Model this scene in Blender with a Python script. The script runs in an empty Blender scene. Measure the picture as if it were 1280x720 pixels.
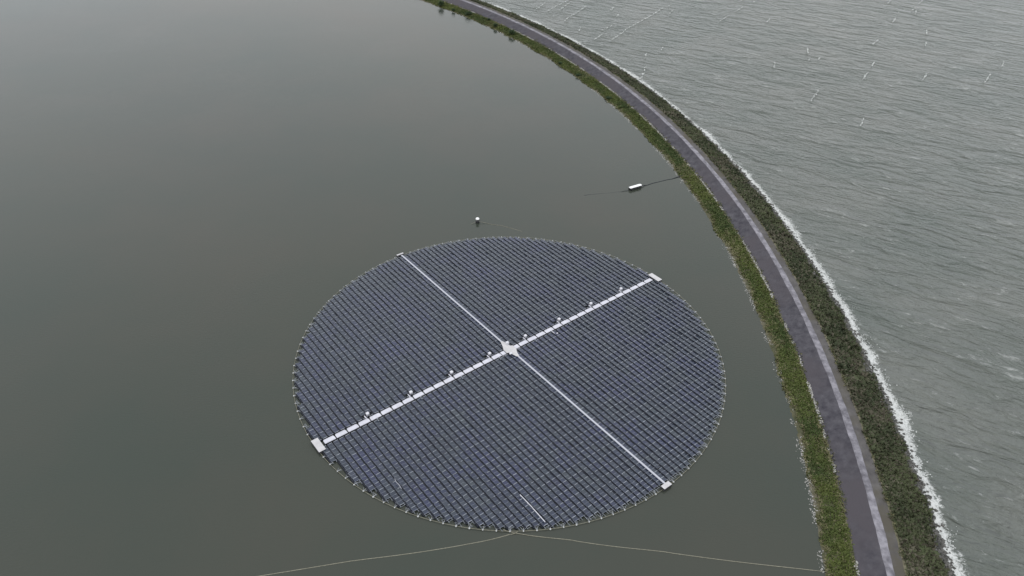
import bpy, math, random
import numpy as np
from mathutils import Matrix, Vector

random.seed(7); rng = np.random.default_rng(7)
PI = math.pi
scene = bpy.context.scene
C = scene.collection

# ------------------------------------------------------------------ measures
CAM_H = 139.57                      # drone height above the water, metres
F_PX = 928.92; PITCH = 0.6361766; ROLL = 0.0237578
ISL = Vector((-0.125, 158.79, 0.0)); ANG = 0.674804; R = 59.78
LC = np.array([-383.0, 176.0])      # centre of the round reservoir

# ------------------------------------------------------------------ helpers
class MB:
    def __init__(s): s.v = []; s.f = []; s.m = []
    def quad(s, a, b, c, d, m=0):
        n = len(s.v); s.v += [a, b, c, d]; s.f.append((n, n+1, n+2, n+3)); s.m.append(m)
    def poly(s, pts, m=0):
        n = len(s.v); s.v += list(pts); s.f.append(tuple(range(n, n+len(pts)))); s.m.append(m)
    def box(s, c, size, rz=0.0, m=0, mt=None, taper=0.0, tilt=None):
        hx, hy, hz = size[0]/2, size[1]/2, size[2]/2
        n = len(s.v); ca, sa = math.cos(rz), math.sin(rz)
        for z in (-1, 1):
            k = 1 - (taper if z > 0 else 0)
            for x, y in ((-1, -1), (1, -1), (1, 1), (-1, 1)):
                px, py, pz = x*hx*k, y*hy*k, z*hz
                s.v.append((c[0]+px*ca-py*sa, c[1]+px*sa+py*ca, c[2]+pz))
        fs = [(3, 2, 1, 0), (4, 5, 6, 7), (0, 1, 5, 4), (1, 2, 6, 5), (2, 3, 7, 6), (3, 0, 4, 7)]
        for i, q in enumerate(fs):
            s.f.append(tuple(n+t for t in q)); s.m.append(mt if (i == 1 and mt is not None) else m)
    def prism(s, pts, z0, z1, m=0, mt=None):
        n = len(s.v); k = len(pts)
        s.v += [(x, y, z0) for x, y in pts] + [(x, y, z1) for x, y in pts]
        s.f.append(tuple(n+k-1-i for i in range(k))); s.m.append(m)
        s.f.append(tuple(n+k+i for i in range(k))); s.m.append(m if mt is None else mt)
        for i in range(k):
            j = (i+1) % k
            s.f.append((n+i, n+j, n+k+j, n+k+i)); s.m.append(m)
    def tube(s, path, r, n=6, m=0, caps=True):
        path = [Vector(p) for p in path]; base = len(s.v)
        rr = r if isinstance(r, (list, tuple)) else [r]*len(path)
        for i, p in enumerate(path):
            d = (path[min(i+1, len(path)-1)] - path[max(i-1, 0)]).normalized()
            a = d.cross(Vector((0, 0, 1)))
            if a.length < 1e-3: a = d.cross(Vector((1, 0, 0)))
            a.normalize(); b = d.cross(a)
            for k in range(n):
                t = 2*PI*k/n; q = p + a*math.cos(t)*rr[i] + b*math.sin(t)*rr[i]
                s.v.append(tuple(q))
        for i in range(len(path)-1):
            for k in range(n):
                k2 = (k+1) % n; o = base+i*n
                s.f.append((o+k, o+k2, o+n+k2, o+n+k)); s.m.append(m)
        if caps:
            s.f.append(tuple(base+k for k in range(n))[::-1]); s.m.append(m)
            s.f.append(tuple(base+(len(path)-1)*n+k for k in range(n))); s.m.append(m)
    def lathe(s, prof, c, n=16, m=0):
        base = len(s.v)
        for r_, z in prof:
            for k in range(n):
                t = 2*PI*k/n; s.v.append((c[0]+r_*math.cos(t), c[1]+r_*math.sin(t), c[2]+z))
        for i in range(len(prof)-1):
            for k in range(n):
                k2 = (k+1) % n; o = base+i*n
                s.f.append((o+k, o+k2, o+n+k2, o+n+k)); s.m.append(m)
    def mesh(s, name, mats):
        me = bpy.data.meshes.new(name); me.from_pydata(s.v, [], s.f)
        for x in mats: me.materials.append(x)
        me.polygons.foreach_set('material_index', s.m); me.update()
        return me
    def build(s, name, mats, parent=None):
        o = bpy.data.objects.new(name, s.mesh(name, mats if isinstance(mats, list) else [mats])); C.objects.link(o)
        if parent: o.parent = parent
        return o

def np_mesh(name, V, F, mat, parent=None, smooth=False, mats=None, midx=None):
    """V (n,3), F (m,k) with one face size."""
    me = bpy.data.meshes.new(name); V = np.asarray(V, np.float32); F = np.asarray(F, np.int32)
    k = F.shape[1]
    me.vertices.add(len(V)); me.vertices.foreach_set('co', V.ravel())
    me.loops.add(F.size); me.loops.foreach_set('vertex_index', F.ravel())
    me.polygons.add(len(F)); me.polygons.foreach_set('loop_start', np.arange(0, F.size, k, dtype=np.int32))
    me.polygons.foreach_set('loop_total', np.full(len(F), k, np.int32))
    for m_ in (mats or [mat]): me.materials.append(m_)
    if midx is not None: me.polygons.foreach_set('material_index', np.asarray(midx, np.int32))
    me.update(calc_edges=True); me.validate()
    if smooth: me.polygons.foreach_set('use_smooth', [True]*len(me.polygons))
    o = bpy.data.objects.new(name, me); C.objects.link(o)
    if parent: o.parent = parent
    return o

def tag(o, label=None, cat=None, group=None, kind=None):
    if label: o['label'] = label
    if cat: o['category'] = cat
    if group: o['group'] = group
    if kind: o['kind'] = kind
    return o
def empty(name, loc, rz=0.0):
    o = bpy.data.objects.new(name, None); C.objects.link(o); o.location = loc; o.rotation_euler = (0, 0, rz)
    o.empty_display_size = 1; return o

# ------------------------------------------------------------------ materials
def mat(name, col, rough=0.8, spec=0.5, metal=0.0, ior=1.5):
    m = bpy.data.materials.new(name); m.use_nodes = True
    b = m.node_tree.nodes['Principled BSDF']
    b.inputs['Base Color'].default_value = (*col, 1); b.inputs['Roughness'].default_value = rough
    b.inputs['Specular IOR Level'].default_value = spec; b.inputs['Metallic'].default_value = metal
    b.inputs['IOR'].default_value = ior
    return m
def N(m, t, **kw):
    n = m.node_tree.nodes.new(t)
    for k, v in kw.items():
        if k in ('operation', 'blend_type', 'data_type', 'noise_dimensions', 'feature', 'wave_type', 'bands_direction', 'vector_type'): setattr(n, k, v)
        else: n.inputs[k].default_value = v
    return n
def LK(m, a, b): m.node_tree.links.new(a, b)
def noisy(name, c1, c2, scale, rough=0.85, detail=6, c3=None, scale2=None, stretch=(1, 1, 1), bump=0.0, lo=.35, hi=.65, spec=.3, coord='Object', bscale=None):
    """colour that varies between c1 and c2 by a noise, and a second slower noise that brings in c3"""
    m = mat(name, c1, rough, spec); nt = m.node_tree; b = nt.nodes['Principled BSDF']
    tc = N(m, 'ShaderNodeTexCoord'); mp = N(m, 'ShaderNodeMapping'); mp.inputs['Scale'].default_value = stretch
    LK(m, tc.outputs[coord], mp.inputs['Vector'])
    nz = N(m, 'ShaderNodeTexNoise', Scale=scale, Detail=detail, Roughness=.65); LK(m, mp.outputs[0], nz.inputs['Vector'])
    cr = N(m, 'ShaderNodeValToRGB'); e = cr.color_ramp.elements
    e[0].position = lo; e[0].color = (*c1, 1); e[1].position = hi; e[1].color = (*c2, 1)
    LK(m, nz.outputs['Fac'], cr.inputs['Fac']); out = cr.outputs['Color']
    if c3:
        n2 = N(m, 'ShaderNodeTexNoise', Scale=scale2, Detail=4, Roughness=.6); LK(m, mp.outputs[0], n2.inputs['Vector'])
        r2 = N(m, 'ShaderNodeValToRGB'); r2.color_ramp.elements[0].position = .45; r2.color_ramp.elements[1].position = .62
        LK(m, n2.outputs['Fac'], r2.inputs['Fac'])
        mx = N(m, 'ShaderNodeMix', data_type='RGBA'); LK(m, r2.outputs['Color'], mx.inputs[0])
        LK(m, out, mx.inputs[6]); mx.inputs[7].default_value = (*c3, 1); out = mx.outputs[2]
    LK(m, out, b.inputs['Base Color'])
    if bump:
        nb = N(m, 'ShaderNodeTexNoise', Scale=bscale or scale*2, Detail=5); LK(m, tc.outputs[coord], nb.inputs['Vector'])
        bp = N(m, 'ShaderNodeBump', Strength=1.0, Distance=bump); LK(m, nb.outputs['Fac'], bp.inputs['Height'])
        LK(m, bp.outputs[0], b.inputs['Normal'])
    return m

def calm_water():
    m = mat('calm_reservoir_water', (.060, .072, .058), .07, .5, 0, 1.333); b = m.node_tree.nodes['Principled BSDF']
    tc = N(m, 'ShaderNodeTexCoord')
    n1 = N(m, 'ShaderNodeTexNoise', Scale=.012, Detail=5, Roughness=.55); LK(m, tc.outputs['Object'], n1.inputs['Vector'])
    cr = N(m, 'ShaderNodeValToRGB'); e = cr.color_ramp.elements
    e[0].position = .35; e[0].color = (.036, .045, .036, 1); e[1].position = .68; e[1].color = (.048, .049, .039, 1)
    LK(m, n1.outputs['Fac'], cr.inputs['Fac']); LK(m, cr.outputs['Color'], b.inputs['Base Color'])
    mp = N(m, 'ShaderNodeMapping'); mp.inputs['Scale'].default_value = (1, 2.2, 1); mp.inputs['Rotation'].default_value = (0, 0, .3)
    LK(m, tc.outputs['Object'], mp.inputs['Vector'])
    n2 = N(m, 'ShaderNodeTexNoise', Scale=.9, Detail=4, Roughness=.6); LK(m, mp.outputs[0], n2.inputs['Vector'])
    n3 = N(m, 'ShaderNodeTexNoise', Scale=.02, Detail=3); LK(m, tc.outputs['Object'], n3.inputs['Vector'])
    mr = N(m, 'ShaderNodeMapRange'); mr.inputs[1].default_value = .4; mr.inputs[2].default_value = .7; mr.inputs[3].default_value = .25; mr.inputs[4].default_value = 1.0
    LK(m, n3.outputs['Fac'], mr.inputs[0])
    bp = N(m, 'ShaderNodeBump', Distance=.075); LK(m, n2.outputs['Fac'], bp.inputs['Height']); LK(m, mr.outputs[0], bp.inputs['Strength'])
    LK(m, bp.outputs[0], b.inputs['Normal'])
    return m
def rough_water():
    m = mat('wind_blown_lake_water', (.2, .215, .2), .12, .5, 0, 1.333); b = m.node_tree.nodes['Principled BSDF']
    tc = N(m, 'ShaderNodeTexCoord')
    m0 = N(m, 'ShaderNodeMapping'); m0.inputs['Rotation'].default_value = (0, 0, .5)
    mp = N(m, 'ShaderNodeMapping'); mp.inputs['Scale'].default_value = (.42, 1, 1)
    LK(m, tc.outputs['Object'], m0.inputs['Vector']); LK(m, m0.outputs[0], mp.inputs['Vector'])
    hs = []
    for sc, det, w in ((.13, 3, 1.0), (.34, 3, .42), (1.1, 3, .14)):
        n = N(m, 'ShaderNodeTexNoise', Scale=sc, Detail=det, Roughness=.5, Distortion=.8); LK(m, mp.outputs[0], n.inputs['Vector'])
        mu = N(m, 'ShaderNodeMath', operation='MULTIPLY'); LK(m, n.outputs['Fac'], mu.inputs[0]); mu.inputs[1].default_value = w
        hs.append(mu)
    ad = N(m, 'ShaderNodeMath', operation='ADD'); LK(m, hs[0].outputs[0], ad.inputs[0]); LK(m, hs[1].outputs[0], ad.inputs[1])
    a2 = N(m, 'ShaderNodeMath', operation='ADD'); LK(m, ad.outputs[0], a2.inputs[0]); LK(m, hs[2].outputs[0], a2.inputs[1])
    bp = N(m, 'ShaderNodeBump', Strength=1.0, Distance=6.5); LK(m, a2.outputs[0], bp.inputs['Height'])
    LK(m, bp.outputs[0], b.inputs['Normal'])
    n4 = N(m, 'ShaderNodeTexNoise', Scale=.03, Detail=4); LK(m, tc.outputs['Object'], n4.inputs['Vector'])
    cr = N(m, 'ShaderNodeValToRGB'); e = cr.color_ramp.elements
    e[0].position = .35; e[0].color = (.088, .102, .090, 1); e[1].position = .65; e[1].color = (.122, .130, .117, 1)
    LK(m, n4.outputs['Fac'], cr.inputs['Fac']); LK(m, cr.outputs['Color'], b.inputs['Base Color'])
    # foam: washed up along the shore; on high crests it also paints in pale highlights
    def MT(op, a, b_=None, c=None):
        n = m.node_tree.nodes.new('ShaderNodeMath'); n.operation = op
        for k, q in enumerate((a, b_, c)):
            if q is None: continue
            if isinstance(q, (int, float)): n.inputs[k].default_value = q
            else: LK(m, q, n.inputs[k])
        return n.outputs[0]
    geo = N(m, 'ShaderNodeNewGeometry'); sub = N(m, 'ShaderNodeVectorMath', operation='SUBTRACT'); LK(m, geo.outputs['Position'], sub.inputs[0]); sub.inputs[1].default_value = (LC[0], LC[1], 0)
    ln = N(m, 'ShaderNodeVectorMath', operation='LENGTH'); LK(m, sub.outputs[0], ln.inputs[0]); rad = ln.outputs['Value']
    nf = N(m, 'ShaderNodeTexNoise', Scale=.9, Detail=6, Roughness=.7, Distortion=1.2); LK(m, tc.outputs['Object'], nf.inputs['Vector'])
    nw = N(m, 'ShaderNodeTexNoise', Scale=.07, Detail=4, Roughness=.6); LK(m, tc.outputs['Object'], nw.inputs['Vector'])
    width = MT('MULTIPLY_ADD', nw.outputs['Fac'], 8.5, -1.4)                 # how far the wash reaches out
    sep = N(m, 'ShaderNodeSeparateXYZ'); LK(m, geo.outputs['Position'], sep.inputs[0])
    shift = MT('MAXIMUM', MT('MINIMUM', MT('MULTIPLY', MT('SUBTRACT', sep.outputs['Y'], 405.0), .0107), 1.2), -1.2)
    d = MT('DIVIDE', MT('SUBTRACT', MT('SUBTRACT', rad, shift), 485.4), width)
    near = MT('MAXIMUM', MT('SUBTRACT', 1.0, MT('MULTIPLY', d, .8)), 0)
    sh = MT('MULTIPLY', MT('SUBTRACT', MT('ADD', nf.outputs['Fac'], MT('MULTIPLY', near, .52)), .60), 4.5)
    ns = N(m, 'ShaderNodeTexNoise', Scale=.45, Detail=7, Roughness=.75, Distortion=.6); LK(m, mp.outputs[0], ns.inputs['Vector'])
    crest = MT('MULTIPLY', MT('SUBTRACT', MT('ADD', MT('MULTIPLY', hs[0].outputs[0], .5), ns.outputs['Fac']), .86), 7.0)
    fo = MT('MINIMUM', MT('MAXIMUM', MT('MAXIMUM', MT('MULTIPLY', sh, MT('GREATER_THAN', near, .001)), MT('MULTIPLY', crest, .32)), 0), .82)
    df = N(m, 'ShaderNodeBsdfDiffuse'); df.inputs['Color'].default_value = (.62, .63, .62, 1)
    ms = N(m, 'ShaderNodeMixShader'); LK(m, fo, ms.inputs[0]); LK(m, b.outputs[0], ms.inputs[1]); LK(m, df.outputs[0], ms.inputs[2])
    LK(m, ms.outputs[0], m.node_tree.nodes['Material Output'].inputs['Surface'])
    return m

M = {}
M['calm'] = calm_water(); M['lake'] = rough_water()
M['cell'] = noisy('solar_cell_glass', (.012, .020, .038), (.018, .028, .044), .06, rough=.25, c3=(.015, .021, .062), scale2=.09, lo=.4, hi=.6, spec=.5, detail=3)
M['cellB'] = noisy('solar_cell_glass_pale', (.020, .029, .043), (.030, .040, .052), .08, rough=.32, c3=(.022, .028, .058), scale2=.09, lo=.4, hi=.6, spec=.5, detail=3)  # paler, rougher variant picked at random per panel
M['cellC'] = noisy('solar_cell_glass_dark', (.008, .014, .032), (.012, .020, .038), .08, rough=.16, c3=(.010, .014, .052), scale2=.09, lo=.4, hi=.6, spec=.5, detail=3)  # darker, smoother variant picked at random per panel
M['alu'] = noisy('panel_frame_aluminium', (.14, .16, .20), (.20, .22, .26), .4, rough=.45, spec=.5)
M['back'] = mat('panel_backsheet', (.010, .012, .022), .8, .2)
M['pontoon'] = noisy('shade_dark_pontoon', (.010, .012, .020), (.018, .021, .030), 1.2, rough=.6)  # near-black navy; on the pontoons it stands in for shade between rows
M['walk'] = noisy('pale_grey_walkway_plastic', (.46, .46, .51), (.60, .60, .66), .9, rough=.7, detail=8, lo=.3, hi=.7)
M['plate'] = noisy('pale_deck_plate', (.44, .43, .44), (.54, .53, .54), .8, rough=.75, detail=8)
M['thin'] = mat('light_gangway_grating', (.42, .43, .48), .7)
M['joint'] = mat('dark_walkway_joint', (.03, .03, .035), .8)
M['cab'] = mat('white_cabinet_paint', (.56, .56, .60), .5)
M['steel'] = noisy('galvanised_strut_steel', (.20, .22, .25), (.30, .32, .36), 1.5, rough=.5)
M['knob'] = mat('pale_ring_float', (.42, .43, .43), .6)
M['rope'] = noisy('weathered_rope', (.16, .155, .12), (.25, .24, .19), 2.0, rough=.9)
M['white'] = mat('white_platform_paint', (.8, .8, .8), .5)
M['dark'] = mat('black_rubber_hull', (.012, .013, .015), .6)
M['soil'] = noisy('bank_soil', (.045, .05, .025), (.09, .085, .05), .5, rough=.95, c3=(.11, .10, .07), scale2=.25, bump=.15)
M['rev'] = noisy('dark_asphalt_revetment', (.035, .033, .042), (.078, .075, .086), .45, detail=9, rough=.85, c3=(.062, .056, .064), scale2=.05, bump=.06, bscale=1.5)
M['path'] = noisy('pale_concrete_crest', (.10, .096, .11), (.27, .26, .29), .5, detail=9, rough=.85, bump=.02, bscale=2)
M['road'] = noisy('worn_asphalt_track', (.065, .061, .062), (.11, .104, .10), .3, rough=.9, c3=(.075, .068, .055), scale2=.12, bump=.03, bscale=2)
M['edge'] = noisy('dry_grass_verge', (.10, .095, .06), (.17, .155, .11), .8, rough=.95)
M['outer'] = noisy('outer_slope_soil', (.045, .05, .028), (.09, .085, .06), .4, rough=.95, c3=(.055, .07, .03), scale2=.12, bump=.3)
def leafm(name, a, b_, sc):
    m = noisy(name, a, b_, sc, rough=.75, spec=.25, lo=.38, hi=.62); return m
M['grassA'] = leafm('bank_grass_blades', (.040, .062, .018), (.085, .105, .027), .05)
M['grassB'] = leafm('bank_dry_stems', (.11, .105, .05), (.17, .16, .09), .3)
M['herb'] = leafm('slope_scrub_leaves', (.030, .040, .020), (.072, .084, .042), .06)
M['herbB'] = leafm('slope_scrub_brown', (.06, .055, .038), (.12, .11, .08), .2)
M['bush'] = leafm('bush_leaves', (.018, .036, .014), (.04, .065, .024), 1.0)
M['bark'] = mat('bush_wood', (.05, .04, .03), .9)
M['stone'] = noisy('riprap_stone', (.24, .235, .22), (.46, .45, .43), .7, rough=.9)
M['stoned'] = noisy('wet_dark_stone', (.03, .031, .028), (.15, .145, .135), .8, rough=.6)
M['foam'] = noisy('white_water_foam', (.42, .44, .43), (.66, .67, .66), .7, rough=.95, detail=5)

# ------------------------------------------------------------------ setting: water and levee
def warp(r_, th):
    """the levee widens slowly along its length"""
    return r_ + .8*np.clip((th-.507)/.23, -1.2, 1.2)*np.clip((r_-458)/12, 0, 1.3)
def polar_ring(name, rs, zs, a0, a1, da, m, jit=0.0, zj=0.0, fscale=.15):
    """a strip of land round the reservoir; rs/zs give its cross-section from the inside out"""
    th = np.linspace(a0, a1, int(round((a1-a0)/da))+1); V = []; n = len(rs)
    for i, (r_, z_) in enumerate(zip(rs, zs)):
        w = np.zeros_like(th)
        if jit: q = r_*1.7; w = jit*(np.sin(th*96+q)+.7*np.sin(th*241+2*q)+.5*np.sin(th*603+q*3)+.4*np.sin(th*1240+q))/2
        zz = z_ + (zj*(rng.random(len(th))-.5) if 0 < i < n-1 else 0)
        q = warp(r_+w, th); V.append(np.stack([LC[0]+q*np.cos(th), LC[1]+q*np.sin(th), np.zeros_like(th)+zz], -1))
    V = np.concatenate(V); k = len(th); F = []
    for i in range(n-1):
        a = np.arange(k-1)+i*k
        F.append(np.stack([a, a+k, a+k+1, a+1], -1))
    return np_mesh(name, V, np.concatenate(F), m, smooth=True)

# whole-lake sheet to the horizon, with the round basin standing in it
def disc_sheet(name, r0, r1, z, m, seg=256, rings=1):
    th = np.linspace(0, 2*PI, seg, endpoint=False); rs = np.geomspace(max(r0, 1), r1, rings+1) if r0 > 0 else np.linspace(0.001, r1, rings+1)
    V = np.concatenate([np.stack([LC[0]+r_*np.cos(th), LC[1]+r_*np.sin(th), np.full(seg, z)], -1) for r_ in rs])
    F = []
    for i in range(rings):
        a = np.arange(seg); b = (a+1) % seg
        F.append(np.stack([a+i*seg, a+(i+1)*seg, b+(i+1)*seg, b+i*seg], -1))
    return np_mesh(name, V, np.concatenate(F), m)
tag(disc_sheet('reservoir_water', 0, 458.9, 0.0, M['calm'], 512, 3), kind='structure')
tag(disc_sheet('lake_water', 483.0, 14000, 0.0, M['lake'], 512, 6), kind='structure')
A0, A1, DA = -PI, PI, .0018
tag(polar_ring('grass_bank', [456.5, 458.0, 459.4, 461.5, 463.6, 465.0], [-.9, -.02, .28, .55, .85, 1.08], A0, A1, DA, M['soil'], jit=.14, zj=.15), kind='structure')
tag(polar_ring('levee_revetment', [465.0, 466.9, 468.8, 470.4], [1.08, 1.8, 2.5, 3.12], A0, A1, DA, M['rev'], jit=.14, zj=.05), kind='structure')
tag(polar_ring('crest_path', [470.4, 470.6, 472.1, 472.25], [3.12, 3.26, 3.26, 3.17], A0, A1, DA, M['path'], jit=.14), kind='structure')
tag(polar_ring('levee_road', [472.25, 473.4, 474.6], [3.17, 3.19, 3.14], A0, A1, DA, M['road'], jit=.14), kind='structure')
tag(polar_ring('road_verge', [474.6, 475.1], [3.14, 3.1], A0, A1, DA, M['edge'], jit=.14), kind='structure')
tag(polar_ring('outer_slope', [475.1, 477.5, 480, 482.5, 485.2, 488], [3.1, 2.5, 1.7, .9, .05, -1.2], A0, A1, DA, M['outer'], jit=.14, zj=.3), kind='structure')

def pol(th, r_): q = warp(r_, th); return np.stack([LC[0]+q*np.cos(th), LC[1]+q*np.sin(th)], -1)
TH0, TH1 = -.33, .92                 # stretch of the levee that the picture can see
def bank_z(r_): return np.interp(r_, [458, 459.4, 461.5, 463.6, 465], [-.02, .28, .55, .85, 1.08])
def slope_z(r_): return np.interp(r_, [475.1, 477.5, 480, 482.5, 485.2], [3.1, 2.5, 1.7, .9, .05])

def tufts(name, P, Z, hgt, wid, blades, mats, mix, lean=.5):
    """leaf blades: each a slim pointed quad rising from its tuft"""
    n = len(P); T = np.repeat(np.arange(n), blades); k = len(T)
    a = rng.random(k)*2*PI; h = hgt[T]*(.5+rng.random(k)*.7); w = wid[T]*(.5+rng.random(k)*.8)
    off = (rng.random((k, 2))-.5)*wid[T][:, None]*1.6
    base = np.c_[P[T]+off, Z[T]-.05]
    d = np.stack([np.cos(a), np.sin(a)], -1); s_ = np.stack([-d[:, 1], d[:, 0]], -1)
    le = lean*h*(.4+rng.random(k))
    V = np.empty((k, 4, 3))
    V[:, 0] = base; V[:, 0, :2] -= s_*w[:, None]*.3
    V[:, 1] = base; V[:, 1, :2] += s_*w[:, None]*.3
    V[:, 2] = base; V[:, 2, :2] += s_*w[:, None]*.5 + d*le[:, None]*.7; V[:, 2, 2] += h*.7
    V[:, 3] = base; V[:, 3, :2] += -s_*w[:, None]*.25 + d*le[:, None]; V[:, 3, 2] += h
    F = np.arange(k*4).reshape(k, 4)
    mi = (rng.random(k) < mix[T]).astype(int)
    return np_mesh(name, V.reshape(-1, 3), F, None, mats=mats, midx=mi)

def fbm(P, s, seed=0):
    r_ = np.random.default_rng(seed); o = np.zeros(len(P))
    for i in range(7):
        f = s*1.6**i; an = r_.random()*2*PI; ph = r_.random()*6.28
        o += np.sin((P[:, 0]*np.cos(an)+P[:, 1]*np.sin(an))*f+ph + 1.3*np.sin((P[:, 1]*np.cos(an)-P[:, 0]*np.sin(an))*f*.7+ph))/1.25**i
    return o/2.6

def scatter(n, r0, r1, th0=TH0, th1=TH1):
    th = th0+(th1-th0)*rng.random(n); r_ = np.sqrt(r0*r0+(r1*r1-r0*r0)*rng.random(n)); return th, r_
# grass on the inner bank: reaches raggedly down to the water
th, r_ = scatter(60000, 457.6, 464.9); P = pol(th, r_)
edge = 458.7+1.3*fbm(P, .16, 3)+.4*fbm(P, 1.2, 4); keep = (r_ > edge) & (fbm(P, .8, 11) > -1.0); th, r_, P = th[keep], r_[keep], P[keep]
dry = np.clip(.10+.30*(fbm(P, .12, 5) > .55)+.55*(r_ < edge[keep]+.7)+.35*(r_ > 464.3), 0, .9)
hg = .15+.22*rng.random(len(P))+.25*np.clip(fbm(P, .35, 6)-.5, 0, 1)
g = tufts('bank_grass', P, bank_z(r_), hg, np.full(len(P), .55), 4, [M['grassA'], M['grassB']], dry, .9)
tag(g, 'green grass covering the inner bank below the dark revetment', 'grass', kind='stuff')
# scrub on the outer slope
th, r_ = scatter(62000, 475.0, 485.6); P = pol(th, r_)
keep = (r_ < 484.3+1.0*fbm(P, .4, 8)) & (r_ > 475.2+.4*fbm(P, .7, 9)) & (fbm(P, .5, 41)+.6*fbm(P, .13, 42) > -.75+.25*(r_-480)/5); th, r_, P = th[keep], r_[keep], P[keep]
hg = .22+.35*rng.random(len(P))+.75*np.clip(fbm(P, .28, 10)-.2, 0, 1)
s_ = tufts('slope_undergrowth', P, slope_z(r_), hg, np.full(len(P), .8), 4, [M['herb'], M['herbB']], np.clip(.22+.4*(fbm(P, .1, 12) > .4), 0, 1), .8)
tag(s_, 'dark low scrub covering the outer slope towards the choppy lake', 'undergrowth', kind='stuff')

n = 9000; th = TH0+(TH1-TH0)*rng.random(n); r_ = np.where(rng.random(n) < .75, 474.95+.28*rng.standard_normal(n), 465.25+.35*np.abs(rng.standard_normal(n))); P = pol(th, r_)
k = fbm(P, .6, 51)+.8*fbm(P, .11, 52) > .0; P, r_ = P[k], r_[k]
zz = np.interp(r_, [464, 465, 470.4, 472, 474.6, 475.1, 477.5], [.95, 1.08, 3.12, 3.2, 3.14, 3.1, 2.5])
tag(tufts('verge_grass', P, zz, .10+.22*rng.random(len(P)), np.full(len(P), .45), 4, [M['grassB'], M['herb']], np.full(len(P), .45), .8), 'ragged dry grass creeping over the road edge', 'grass', kind='stuff')
def stones(name, P, Z, size, m):
    base = np.array([(1, 0, 0), (-1, 0, 0), (0, 1, 0), (0, -1, 0), (0, 0, 1), (0, 0, -1)], float)
    fc = np.array([(0, 2, 4), (2, 1, 4), (1, 3, 4), (3, 0, 4), (2, 0, 5), (1, 2, 5), (3, 1, 5), (0, 3, 5)])
    n = len(P); V = np.repeat(base[None], n, 0)*(size[:, None, None]*(.55+.6*rng.random((n, 6, 1))))
    a = rng.random(n)*6.28; ca, sa = np.cos(a), np.sin(a)
    x = V[:, :, 0]*ca[:, None]-V[:, :, 1]*sa[:, None]; y = V[:, :, 0]*sa[:, None]+V[:, :, 1]*ca[:, None]
    V[:, :, 0] = x+P[:, 0:1]; V[:, :, 1] = y+P[:, 1:2]; V[:, :, 2] = V[:, :, 2]*.6+Z[:, None]
    F = (fc[None]+np.arange(n)[:, None, None]*6).reshape(-1, 3)
    return np_mesh(name, V.reshape(-1, 3), F, m)
# pale stones along the toe of the revetment and along the waterline
th = TH0+(TH1-TH0)*rng.random(7000); r_ = 465.0+.2*rng.standard_normal(len(th)); P = pol(th, r_)
k = fbm(P, .12, 21)+.5*fbm(P, .6, 22) > .05; P, r_ = P[k], r_[k]
tag(stones('toe_riprap', P, np.interp(r_, [463.6, 465, 466.9], [.85, 1.08, 1.8])+.10, .12+.24*rng.random(len(P))**2, M['stone']), 'pale loose stones strewn along the toe of the revetment', 'stones', kind='stuff')
th = TH0+(TH1-TH0)*rng.random(5200); r_ = 458.0+.45*rng.standard_normal(len(th)); P = pol(th, r_)
k = fbm(P, .10, 23)+.5*fbm(P, .5, 24) > -.1; P, r_ = P[k], r_[k]
tag(stones('shore_stones', P, bank_z(np.clip(r_, 458, 460))+.03, .10+.22*rng.random(len(P))**2, M['stone']), 'grey stones scattered along the calm reservoir waterline', 'stones', kind='stuff')
th = TH0+(TH1-TH0)*rng.random(9000); r_ = 485.0+.7*rng.standard_normal(len(th)); P = pol(th, r_)
tag(stones('lake_riprap', P, slope_z(np.clip(r_, 475, 485.2))+.05, .25+.4*rng.random(len(P)), M['stoned']), 'dark wet boulders lining the foot of the outer slope', 'stones', kind='stuff')

# foam: flat ragged flakes a few centimetres thick on the water
def flakes(name, P, size, z=.06, stretch=None):
    n = len(P); k = 6; a = np.linspace(0, 2*PI, k, endpoint=False)[None]+rng.random((n, 1))*6
    rr = size[:, None]*(.35+.9*rng.random((n, k)))
    x, y = rr*np.cos(a), rr*np.sin(a)
    if stretch is not None:
        d, f = stretch; x2 = x*f; X = x2*d[:, 0:1]-y*d[:, 1:2]; Y = x2*d[:, 1:2]+y*d[:, 0:1]; x, y = X, Y
    top = np.stack([x+P[:, 0:1], y+P[:, 1:2], np.full((n, k), z)+.05*rng.random((n, 1))], -1)
    bot = top.copy(); bot[:, :, 2] = .004
    bot[:, :, :2] = P[:, None]+(bot[:, :, :2]-P[:, None])*1.15
    V = np.concatenate([top, bot], 1); o = np.arange(n)[:, None]*2*k
    me = MB(); F = []
    i = np.arange(k); j = (i+1) % k
    side = np.stack([i+k, j+k, j, i], -1)
    Fs = (side[None]+o[:, :, None]).reshape(-1, 4)
    Ft = np.concatenate([(np.array([[0, 1, 2, 3]])+o), (np.array([[0, 3, 4, 5]])+o)])
    return np_mesh(name, V.reshape(-1, 3), np.concatenate([Ft, Fs]), M['foam'])
n = 30000; th = TH0+(TH1-TH0)*rng.random(n); P = pol(th, np.full(n, 486.6))
w = .55+.35*fbm(P, .35, 31)+.2*fbm(P, 1.1, 32)
r_ = 486.5+.5*fbm(P, .2, 33)+np.abs(rng.standard_normal(n))*np.clip(w, .15, 2)*2.0-1.0
k = fbm(P, .5, 34)+.4*rng.standard_normal(n) > -.75
P = pol(th, r_)[k]
tag(flakes('surf_foam', P, .05+.13*rng.random(len(P))**2), 'broken white surf washing against the outer slope', 'surf', kind='stuff')
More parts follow.
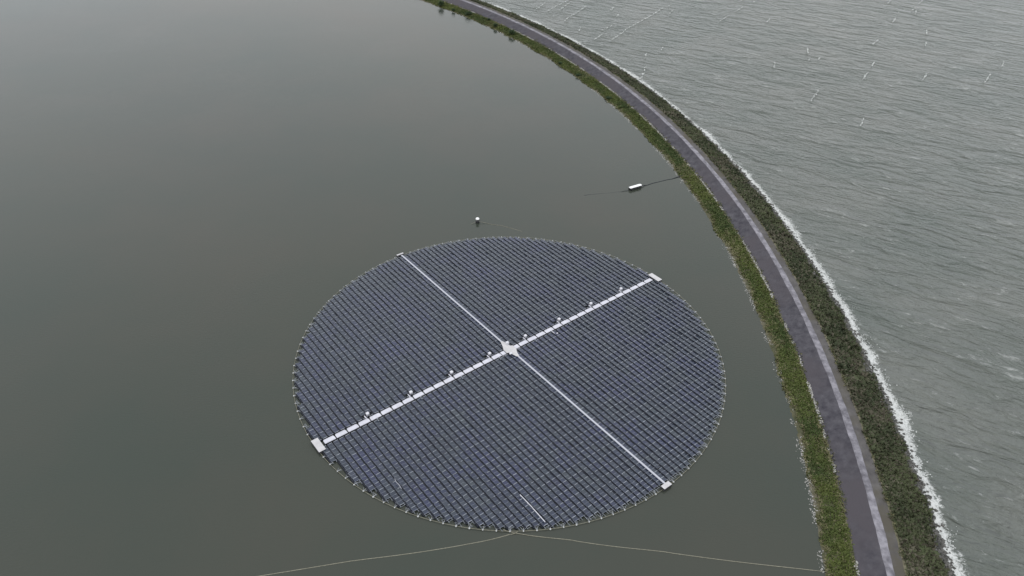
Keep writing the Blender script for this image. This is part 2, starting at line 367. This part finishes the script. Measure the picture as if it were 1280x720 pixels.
streaks = [[[26.7, 492.4], [34.7, 510.3]], [[11.2, 491.2], [17.5, 506.9]], [[18.6, 465.2+23], [24.9, 500.5], [34.2, 515.7]], [[28.7, 468.7], [31.7, 476.6], [36.2, 484.1], [40.1, 492.9], [43.9, 500.0]],
 [[36.3, 449.9], [37.8, 456.3]], [[44.5, 433.9], [50.7, 445.6]], [[50.1, 451.2], [52.8, 455.2], [57.5, 461.0]], [[58.9, 491.0], [61.8, 500.1]], [[62.0, 479.3], [63.5, 484.5]], [[53.7, 433.0], [62.2, 447.5]],
 [[62.2, 447.5], [66.0, 456.2], [75.5, 470.4]], [[75.5, 470.4], [86.1, 486.6], [94.0, 500.9]], [[64.6, 374.9], [69.8, 394.4]], [[69.9, 403.9], [71.8, 412.2]], [[80.9, 419.0], [82.9, 423.3]], [[96.8, 488.8], [100.0, 496.1]], [[99.1, 506.8], [102.6, 508.9]]]
Pk = []
for s in streaks:
    s = np.array(s, float)
    for a, b in zip(s[:-1], s[1:]):
        L_ = np.linalg.norm(b-a); nn = int(L_*6); t = rng.random(nn); t = t[np.sin(t*L_*1.1+rng.random()*6)+rng.random(nn)*1.8 > .75]
        Pk.append(a+(b-a)*t[:, None]+rng.standard_normal((len(t), 2))*.22)
rs = np.random.default_rng(5)
for i in range(75):                    # more wind streaks over the lake beyond
    th_ = -.35+1.35*rs.random(); rr = 545+190*rs.random()
    p0 = LC+rr*np.array([math.cos(th_), math.sin(th_)])
    if abs(p0[0]/p0[1]) < .235 and p0[1] > 250 or th_ < .25: continue
    d = np.array([math.cos(1.05+.12*rs.standard_normal()), math.sin(1.05)]); L_ = 8+38*rs.random(); nn = int(L_*5)
    t = rng.random(nn); t = t[np.sin(t*L_*.25+rng.random()*6)+.5*np.sin(t*L_*.9)+rng.random(nn)*1.6 > 1.25]
    Pk.append(p0+d*L_*t[:, None]+rng.standard_normal((len(t), 2))*.22)
P = np.concatenate(Pk); d = np.tile([math.cos(1.05), math.sin(1.05)], (len(P), 1))
tag(flakes('foam_streaks', P, .07+.22*rng.random(len(P))**3, .08, (d, 1.7)), 'thin white foam streaks drawn across the choppy lake', 'foam', kind='stuff')

# bushes at the water's edge
def bush(x, y, h, w, label, seed):
    r_ = random.Random(seed); g_ = np.random.default_rng(seed)
    rad = math.hypot(x-LC[0], y-LC[1]); z0 = float(bank_z(np.array(max(458.2, rad))))
    root = empty('shoreline_bush', (x, y, z0-.05)); tag(root, label, 'bush', 'bushes along the reservoir waterline')
    st = MB(); tips = []
    for k in range(7):
        a = k*2.4+r_.random(); q = (math.cos(a)*w*.33*r_.uniform(.4, 1), math.sin(a)*w*.33*r_.uniform(.4, 1), h*r_.uniform(.5, .85))
        st.tube([(q[0]*.1, q[1]*.1, 0), (q[0]*.45, q[1]*.45, q[2]*.5), q], [.07*h/2, .05*h/2, .015], 5); tips.append(q)
    st.build('stem', M['bark'], root)
    n_ = int(520*w*h/6)+260; c = np.array([tips[i] for i in g_.integers(0, len(tips), n_)])
    P_ = c+g_.standard_normal((n_, 3))*np.array([w*.17, w*.17, h*.16]); P_[:, 2] = np.clip(P_[:, 2], .1, None)
    a = g_.random(n_)*6.28; t = g_.standard_normal(n_)*.7; sz = (.14+.16*g_.random(n_))
    u_ = np.stack([np.cos(a), np.sin(a), np.sin(t)*.5], -1); v_ = np.stack([-np.sin(a)*np.cos(t), np.cos(a)*np.cos(t), np.sin(t)], -1)
    V = np.stack([P_-u_*sz[:, None], P_-v_*sz[:, None]*.5, P_+u_*sz[:, None], P_+v_*sz[:, None]*.5], 1).reshape(-1, 3)
    np_mesh('foliage', V, np.arange(len(V)).reshape(-1, 4), M['bush'], parent=root)
bushes = [(-51.6, 489.6, 3.6, 3.4, 'largest dark round bush on the far left end of the bank'),
 (-41.2, 482.0, 1.7, 2.0, 'small low bush second from the far end of the bank'),
 (-31.0, 473.8, 2.2, 4.0, 'wide dark bush third from the far end of the bank'),
 (-13.6, 450.9, 2.4, 2.2, 'narrow bush leaning over the water before the paired clump'),
 (-3.4, 437.4, 3.0, 3.6, 'broad green bush with its foot in the water after the narrow one'),
 (-18.4, 462.0, 1.5, 1.7, 'small upright bush high on the bank beside the revetment'),
 (22.9, 391.0, 1.1, 2.0, 'flat dark shrub at a notch in the waterline mid bank'),
 (31.6, 373.9, 1.1, 2.4, 'low spreading shrub just nearer than the notch in the waterline'),
 (44.4, 344.3, 1.3, 2.8, 'dark shrub at the waterline where the bank turns brownish')]
for i, (x, y, h, w, lb) in enumerate(bushes):
    # keep the foot on land
    d = np.array([x, y])-LC; rr = max(458.5, np.linalg.norm(d)) if i != 5 else 463.8; d = d/np.linalg.norm(d)*rr+LC
    bush(float(d[0]), float(d[1]), h, w, lb, 40+i)

# ------------------------------------------------------------------ the floating solar island (one thing)
island = empty('floating_solar_island', ISL, ANG)
tag(island, 'huge round floating island of blue solar panels crossed by pale walkways', 'solar farm')
PITCH_U, PITCH_V, V0 = 1.595, 1.0785, 1.22
TILT = math.radians(11); LEN, WID = 1.24, 1.00
camL = Matrix.Rotation(-ANG, 2) @ Vector((-ISL.x, -ISL.y))
box_us = [-44.7+12.87*k+.3 for k in range(8)]
holes = set()
for bu in box_us:
    holes.add(math.floor(bu/PITCH_U)); holes.add(math.floor((bu-.95)/PITCH_U))
def panel_geo(mb, u, v, z, tx, ty, origin=(0, 0, 0)):
    """one framed panel; tilted about its long row so that its back edge (towards -u) is high"""
    ct, st = math.cos(TILT+tx), math.sin(TILT+tx)
    def P(a, b, c):   # a across the row, b along it, c off the glass
        x = a*ct+c*st; zz = -a*st+c*ct+b*ty
        return (origin[0]+u+x, origin[1]+v+b, origin[2]+z+zz)
    hl, hw, fr = LEN/2, WID/2, .032
    o = [(-hl, -hw), (hl, -hw), (hl, hw), (-hl, hw)]; i = [(-hl+fr, -hw+fr), (hl-fr, -hw+fr), (hl-fr, hw-fr), (-hl+fr, hw-fr)]
    n = len(mb.v)
    mb.v += [P(a, b, 0) for a, b in o]+[P(a, b, 0) for a, b in i]+[P(a, b, -.04) for a, b in o]+[P(a, b, -.006) for a, b in i]
    for k in range(4):
        k2 = (k+1) % 4
        mb.f.append((n+k, n+k2, n+4+k2, n+4+k)); mb.m.append(1)
        mb.f.append((n+8+k, n+8+k2, n+k2, n+k)); mb.m.append(1 if k != 3 else 2)
    mb.f.append((n+12, n+13, n+14, n+15)); mb.m.append(random.choices((0, 3, 4), (.6, .22, .18))[0])
    mb.f.append((n+11, n+10, n+9, n+8)); mb.m.append(2)
cells = []; row_ext = {}
nrow = int(R/PITCH_U)
for k in range(-nrow-1, nrow+1):
    u = (k+.5)*PITCH_U
    ru = abs(u)+LEN/2
    if ru > R-.9: continue
    vmax = math.sqrt((R-.45)**2-ru*ru)
    cnt = int((vmax-V0)/PITCH_V)
    rowoff = random.gauss(0, .10)
    for sgn in (-1, 1):
        q = None; last = None
        for j in range(cnt):
            if j % 2 == 0: q = (random.gauss(0, .03), random.gauss(0, .022), random.gauss(0, .025), random.gauss(0, .022))
            if sgn > 0 and j == 0 and k in holes: continue
            v = sgn*(V0+.5*PITCH_V+j*PITCH_V+(-.04 if j % 2 else .04))
            v += rowoff*min(1, j/3)*(1 if j < cnt-3 else .3)
            cells.append((u+q[3], v, .62+q[2], q[0], q[1]*.5)); last = j
        row_ext[(k, sgn)] = (u, sgn*(V0+cnt*PITCH_V))
def camd(c): return (Vector((c[0], c[1]))-camL).length
cells.sort(key=camd)
mats3 = [M['cell'], M['alu'], M['back'], M['cellB'], M['cellC']]
for c in cells[:100]:
    mb = MB(); panel_geo(mb, 0, 0, 0, c[3], c[4]); o = mb.build('solar_panel', mats3, island); o.location = (c[0], c[1], c[2])
mb = MB()
for c in cells[100:]: panel_geo(mb, *c)
o = mb.build('solar_panel_field', mats3, island); tag(o, kind='stuff')
# pale cross beams, and dark pontoons widened to paint shade into the row gaps
mb = MB(); cb = MB()
for (k, sgn), (u, ve) in row_ext.items():
    v0 = sgn*V0; L_ = abs(ve)-V0
    if L_ < 1: continue
    mb.box((u-.62, (v0+ve)/2, .2), (.62, L_, .5)); mb.box((u+.42, (v0+ve)/2, .12), (.3, L_, .34))
    nj = int(L_/PITCH_V+.01)
    for j in range(0, nj+1):
        v = sgn*(V0+j*PITCH_V)
        if j % 2 == 0: cb.box((u+.10, v, .60), (1.15, .12, .06))
        elif j > nj-5: cb.box((u-.05, v, .56), (1.5, .05, .05))
        
tag(mb.build('row_pontoons', M['pontoon'], island), kind='stuff')
tag(cb.build('cross_beams', M['steel'], island), kind='stuff')
# wide walkway: pontoon segments with dark joints
SEG = 3.2
ks = [k for k in range(-18, 18)]
for k in ks:
    u0 = k*SEG; uc = u0+SEG/2-.0
    if abs(uc) < 1.9: continue
    a, b = u0+.15, u0+SEG-.15
    mb = MB()
    pts = [(a, -.72), (b, -.72), (b, .30), (b-.25, .74), (a+.25, .74), (a, .30)]
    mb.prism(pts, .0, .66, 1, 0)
    for t in (-.62, .62): mb.box((uc, t, .70), (2.7, .05, .07), m=0)
    o = mb.build('walkway_segment', [M['walk'], M['joint']], island)
for a, b in ((1.62, 3.05), (-3.05, -1.82)):
    mb = MB(); mb.box(((a+b)/2, 0, .33), (b-a, 1.4, .64), m=0); mb.build('walkway_segment', [M['walk'], M['joint']], island)
mb = MB(); mb.box((0, 0, .25), (2*57.2, .7, .3)); mb.build('walkway_spine', M['joint'], island)
# thin gangway at right angles to it
for s in (-1, 1):
    mb = MB(); mb.box((0, s*(3.2+59.0)/2, .80), (.46, 59.0-3.2, .05))
    for t in (-.2, .2): mb.box((t, s*(3.2+59.0)/2, .72), (.06, 59.0-3.2, .12))
    for j in range(26): mb.box((0, s*(4+j*2.15), .35), (.12, .12, .7))
    mb.build('gangway', M['thin'], island)
# decks
def deck(name, pts, z0=.05, z1=.86):
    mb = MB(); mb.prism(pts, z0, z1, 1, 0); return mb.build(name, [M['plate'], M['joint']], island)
cpts = [(.35, 3.95), (.62, 2.7), (.9, 1.05), (1.6, .75), (1.6, -.6), (1.15, -1.45), (.62, -2.6), (.35, -3.7), (-.4, -3.7), (-.8, -2.5), (-1.0, -1.2), (-1.8, -.8), (-1.75, .75), (-1.0, 2.2), (-.35, 3.95)]
deck('centre_deck', cpts[::-1])
deck('end_deck', [(58.1, 2.1), (58.1, -2.4), (59.9, -2.4), (59.9, 2.1)][::1])
deck('end_deck', [(-59.9, 2.1), (-59.9, -2.4), (-58.1, -2.4), (-58.1, 2.1)])
deck('end_deck', [(-1.4, -60.15), (1.1, -60.15), (1.1, -58.95), (-1.4, -58.95)])
deck('end_deck', [(-1.4, 59.4), (1.1, 59.4), (1.1, 60.05), (-1.4, 60.05)])
mb = MB(); mb.box((.65, 2.15, 1.25), (.85, .75, .7), taper=.06); mb.build('control_box', M['cab'], island)
mb = MB(); mb.box((-1.1, -1.75, 1.0), (.8, .6, .25)); mb.build('control_box', M['cab'], island)
# inverter cabinets beside the walkway with a short plank next to each
for bu in box_us:
    e = MB(); e.box((0, 0, .76), (.70, .74, .56), taper=.05); e.box((0, 0, 1.06), (.78, .80, .05)); e.box((0, 0, .35), (.5, .5, .5))
    o = e.build('inverter_cabinet', M['cab'], island); o.location = (bu, 1.9, 0)
    d_ = MB(); d_.box((0, -.376, .78), (.6, .012, .48)); dd = d_.build('cabinet_door', M['thin'], o)
    e = MB(); e.box((0, 0, .70), (.26, 1.15, .06)); o = e.build('side_plank', M['walk'], island); o.location = (bu-.95, 1.3, 0)
    e = MB(); e.box((0, 0, .8), (.34, .3, .3)); e.box((0, -.55, .72), (.3, .3, .12)); o = e.build('junction_box', M['steel'], island); o.location = (bu+1.15, -1.15, 0)
e = MB(); e.box((0, 0, .84), (.2, 1.5, .06)); o = e.build('side_plank', M['walk'], island); o.location = (14.6, -1.5, 0)
e = MB(); e.box((0, 0, .9), (.4, .35, .3), taper=.1); o = e.build('junction_box', M['cab'], island); o.location = (15.2, -2.75, 0)
# maintenance plank laid along a row near the rim, slightly kinked
e = MB(); e.box((-29.05, -43.6, .93), (.16, 4.8, .05), rz=.004); e.box((-29.14, -48.1, .93), (.17, 4.5, .05), rz=-.03)
for yy in (-41.5, -44, -46, -49.8): e.box((-29.1, yy, .78), (.1, .1, .3))
e.build('maintenance_plank', M['cab'], island)
e = MB(); e.tube([(-49.5, -20.2, .95), (-49.75, -21.2, 1.0), (-49.6, -22.2, .93), (-49.75, -23.6, .98)], .06, 5); e.build('loose_cable', M['thin'], island)
# mooring ring round the rim with its brackets
ring = MB(); nr = 252
ring.tube([(R*.998*math.cos(2*PI*i/nr), R*.998*math.sin(2*PI*i/nr), 0.26) for i in range(nr+1)], .055, 6, caps=False)
ring.build('mooring_ring', M['rope'], island)
NB = 126; dth = 2*PI/NB
def bracket(mb, t, seed):
    r0 = random.Random(seed); ct, st = math.cos(t), math.sin(t)
    def Q(a, b, z): return ((R*.998+a)*ct-b*st, (R*.998+a)*st+b*ct, z)
    w_ = .16+.06*r0.random()
    mb.tube([Q(.02, 0, .12), Q(.02, 0, .30), Q(.02, 0, .36)], [w_, w_, w_*.5], 8, m=0)
    a_, b_ = -.5-r0.random()*1.0, -.5-r0.random()*1.0
    mb.tube([Q(.0, 0, .32), Q(a_, .35+.5*r0.random(), .42)], .04, 4, m=1)
    mb.tube([Q(.0, 0, .32), Q(b_, -.35-.5*r0.random(), .42)], .04, 4, m=1)
    mb.tube([Q(.0, 0, .32), Q(-.9, .1, .32)], .05, 4, m=0)
    if r0.random() < .5: mb.tube([Q(a_*.8, .5, .5), Q(b_*.8, -.5, .5)], .035, 4, m=1)
br = [((i+.28)*dth, i) for i in range(NB)]
br.sort(key=lambda q: (Vector((R*math.cos(q[0]), R*math.sin(q[0])))-camL).length)
for t, s in br[:100]:
    mb = MB(); bracket(mb, t, s); mb.build('ring_bracket', [M['knob'], M['steel']], island)
mb = MB()
for t, s in br[100:]: bracket(mb, t, s)
tag(mb.build('ring_brackets_far_side', [M['knob'], M['steel']], island), kind='stuff')
# outrigger beams between the last panels and the ring: short light purlins sticking out of the rows
mb = MB()
for (k, sgn), (u, ve) in row_ext.items():
    rim = math.sqrt(max(R*R-u*u, 0)); gap = rim-abs(ve)
    for t in (-.5, .5):
        ln = min(gap-.15, .35+random.random()*1.1)
        if ln > .2: mb.box((u+t, ve+sgn*ln/2, .55), (.06, ln, .06))
    if gap > 1.0 and random.random() < .6: mb.box((u, ve+sgn*.5, .58), (1.3, .05, .05))
tag(mb.build('row_end_beams', M['steel'], island), kind='stuff')

# ------------------------------------------------------------------ mooring lines, buoy, platform
def line(name, pts, r_, m, label, cat, group=None):
    mb = MB(); mb.tube(pts, r_, 6); return tag(mb.build(name, m), label, cat, group)
def sag(pts, n=24, w=.25, sd=1):
    rr = random.Random(sd); out = []
    p = [Vector(q) for q in pts]
    for a, b in zip(p[:-1], p[1:]):
        for i in range(n):
            t = i/n; q = a.lerp(b, t); q.x += math.sin(t*7+sd)*w*.3; q.y += math.sin(t*5+sd)*w; out.append(q)
    out.append(p[-1]); return out
line('mooring_rope', sag([(-150, 66, .03), (-32.6, 90.9, .03), (-9.8, 95.3, .01), (.6, 98.3, .02), (2.5, 99.0, .25)], 12, .12, 2), .085, M['rope'],
     'pale rope lying on the water left below the solar island', 'rope')
line('mooring_rope', sag([(-.6, 99.5, .3), (1.2, 98.9, .1), (15.5, 97.1, .03), (35.9, 94.7, .03), (71.2, 90.6, .05)], 12, .12, 3), .085, M['rope'],
     'pale rope running from the island rim to the right bank', 'rope')
by = empty('mooring_buoy', (-12.9, 228.0, 0)); tag(by, 'small white capped buoy floating alone behind the solar island', 'buoy')
mb = MB(); mb.lathe([(.0, -.3), (.55, -.3), (.72, -.05), (.74, .5), (.6, .75), (.0, .78)], (0, 0, 0), 20); mb.build('float_body', M['dark'], by)
mb = MB(); mb.lathe([(.0, .78), (.16, .78), (.16, 1.35), (.0, 1.35)], (0, 0, 0), 12); mb.build('post', M['dark'], by)
mb = MB(); mb.lathe([(.0, 1.3), (.62, 1.34), (.7, 1.5), (.55, 1.8), (.25, 1.98), (.0, 2.02)], (0, 0, 0), 20); mb.build('cap', M['white'], by)
line('buoy_line', sag([(-12.5, 227.9, .6), (-9, 227.3, .05), (-2.8, 225.6, .03), (3.0, 222.6, .0)], 8, .1, 4), .06, M['rope'], 'thin pale line trailing from the white buoy towards the island', 'rope')
line('buoy_tail', sag([(-13.4, 227.8, .5), (-15.2, 226.6, .02)], 6, .05, 4), .05, M['rope'], 'short line end on the left of the white buoy', 'rope')
px, py = 46.9, 255.9; ang = math.atan2(257.1-254.3, 49.3-44.6)
pf = empty('floating_platform', (px, py, 0), ang); tag(pf, 'long narrow white floating platform moored near the grassy bank', 'platform')
mb = MB(); mb.prism([(-2.7, -.65), (2.7, -.65), (2.85, 0), (2.7, .65), (-2.7, .65), (-2.85, 0)], .95, 1.12); mb.build('deck', M['white'], pf)
mb = MB()
for s in (-.42, .42): mb.tube([(-2.75, s, .3), (2.6, s, .3)], .34, 10)
mb.box((0, 0, .72), (5.0, .9, .46)); mb.build('hull', M['dark'], pf)
mb = MB()
for x in (-2.5, 2.5): mb.tube([(x, .5, 1.1), (x, .5, 1.35)], .07, 6)
mb.build('bollard', M['steel'], pf)
line('mooring_cable', sag([(49.6, 257.4, .5), (51.5, 258.6, .05), (55.8, 261.3, .02), (62.5, 264.5, .02), (67.5, 267.3, .3)], 10, .12, 5), .13, M['pontoon'], 'dark cable from the white platform to the grassy bank', 'cable')
line('mooring_cable', sag([(44.1, 253.9, .3), (41, 253.0, -.02), (36, 251.8, -.05), (29.8, 250.5, -.02), (26.8, 249.6, .0)], 10, .12, 6), .07, M['pontoon'], 'faint cable on the left of the white platform just awash', 'cable')

# ------------------------------------------------------------------ sky, light, camera
w = bpy.data.worlds.new('World'); scene.world = w; w.use_nodes = True
nt = w.node_tree; bg = nt.nodes['Background']
SUN_EL, SUN_AZ = math.radians(48), math.radians(215)
sky = nt.nodes.new('ShaderNodeTexSky'); sky.sky_type = 'NISHITA'; sky.sun_disc = False; sky.sun_elevation = SUN_EL; sky.sun_rotation = SUN_AZ
tc = nt.nodes.new('ShaderNodeTexCoord'); mp = nt.nodes.new('ShaderNodeMapping'); mp.inputs['Scale'].default_value = (1, 1, 2.2)
nt.links.new(tc.outputs['Generated'], mp.inputs['Vector'])
nz = nt.nodes.new('ShaderNodeTexNoise'); nz.inputs['Scale'].default_value = 2.1; nz.inputs['Detail'].default_value = 5; nz.inputs['Roughness'].default_value = .5
nt.links.new(mp.outputs[0], nz.inputs['Vector'])
cr = nt.nodes.new('ShaderNodeValToRGB'); e = cr.color_ramp.elements
e[0].position = .36; e[0].color = (.87, .92, .965, 1); e[1].position = .66; e[1].color = (.99, .975, .975, 1)
nt.links.new(nz.outputs['Fac'], cr.inputs['Fac'])
gain = nt.nodes.new('ShaderNodeMix'); gain.data_type = 'RGBA'; gain.blend_type = 'MULTIPLY'; gain.inputs[0].default_value = 1
CL = 15.3
gain.inputs[7].default_value = (CL, CL, CL, 1)
nt.links.new(cr.outputs['Color'], gain.inputs[6])
mx = nt.nodes.new('ShaderNodeMix'); mx.data_type = 'RGBA'; mx.inputs[0].default_value = .9
nt.links.new(sky.outputs[0], mx.inputs[6]); 
sx = nt.nodes.new('ShaderNodeSeparateXYZ'); nt.links.new(tc.outputs['Generated'], sx.inputs[0])
el = nt.nodes.new('ShaderNodeMapRange'); el.inputs[1].default_value = .12; el.inputs[2].default_value = .5; el.inputs[3].default_value = .80; el.inputs[4].default_value = 1.0
nt.links.new(sx.outputs['Z'], el.inputs[0])
g2 = nt.nodes.new('ShaderNodeVectorMath'); g2.operation = 'SCALE'; nt.links.new(gain.outputs[2], g2.inputs[0]); nt.links.new(el.outputs[0], g2.inputs['Scale'])
nt.links.new(g2.outputs[0], mx.inputs[7])
nt.links.new(mx.outputs[2], bg.inputs['Color']); bg.inputs['Strength'].default_value = .10
sl = bpy.data.lights.new('sun', 'SUN'); sl.energy = .6; sl.angle = math.radians(25); sl.color = (1, .96, .9)
so = bpy.data.objects.new('sun', sl); C.objects.link(so)
sd = Vector((math.sin(SUN_AZ)*math.cos(SUN_EL), math.cos(SUN_AZ)*math.cos(SUN_EL), math.sin(SUN_EL)))
so.rotation_euler = sd.to_track_quat('Z', 'Y').to_euler()

cam = bpy.data.cameras.new('camera'); co = bpy.data.objects.new('camera', cam); C.objects.link(co); scene.camera = co
cam.sensor_width = 36; cam.lens = 36*F_PX/1280; cam.clip_end = 30000; cam.clip_start = 1
R0 = Vector((1, 0, 0)); U0 = Vector((0, math.sin(PITCH), math.cos(PITCH))); Fd = Vector((0, math.cos(PITCH), -math.sin(PITCH)))
X = R0*math.cos(ROLL)+U0*math.sin(ROLL); Y = -R0*math.sin(ROLL)+U0*math.cos(ROLL); Z = -Fd
mw = Matrix((X, Y, Z)).transposed().to_4x4(); mw.translation = Vector((0, 0, CAM_H)); co.matrix_world = mw
vs = scene.view_settings; vs.view_transform = 'Standard'; vs.look = 'None'; vs.gamma = 1; vs.exposure = 0; vs.use_curve_mapping = False
scene.cycles.use_denoising = True
scene.cycles.max_bounces = 5
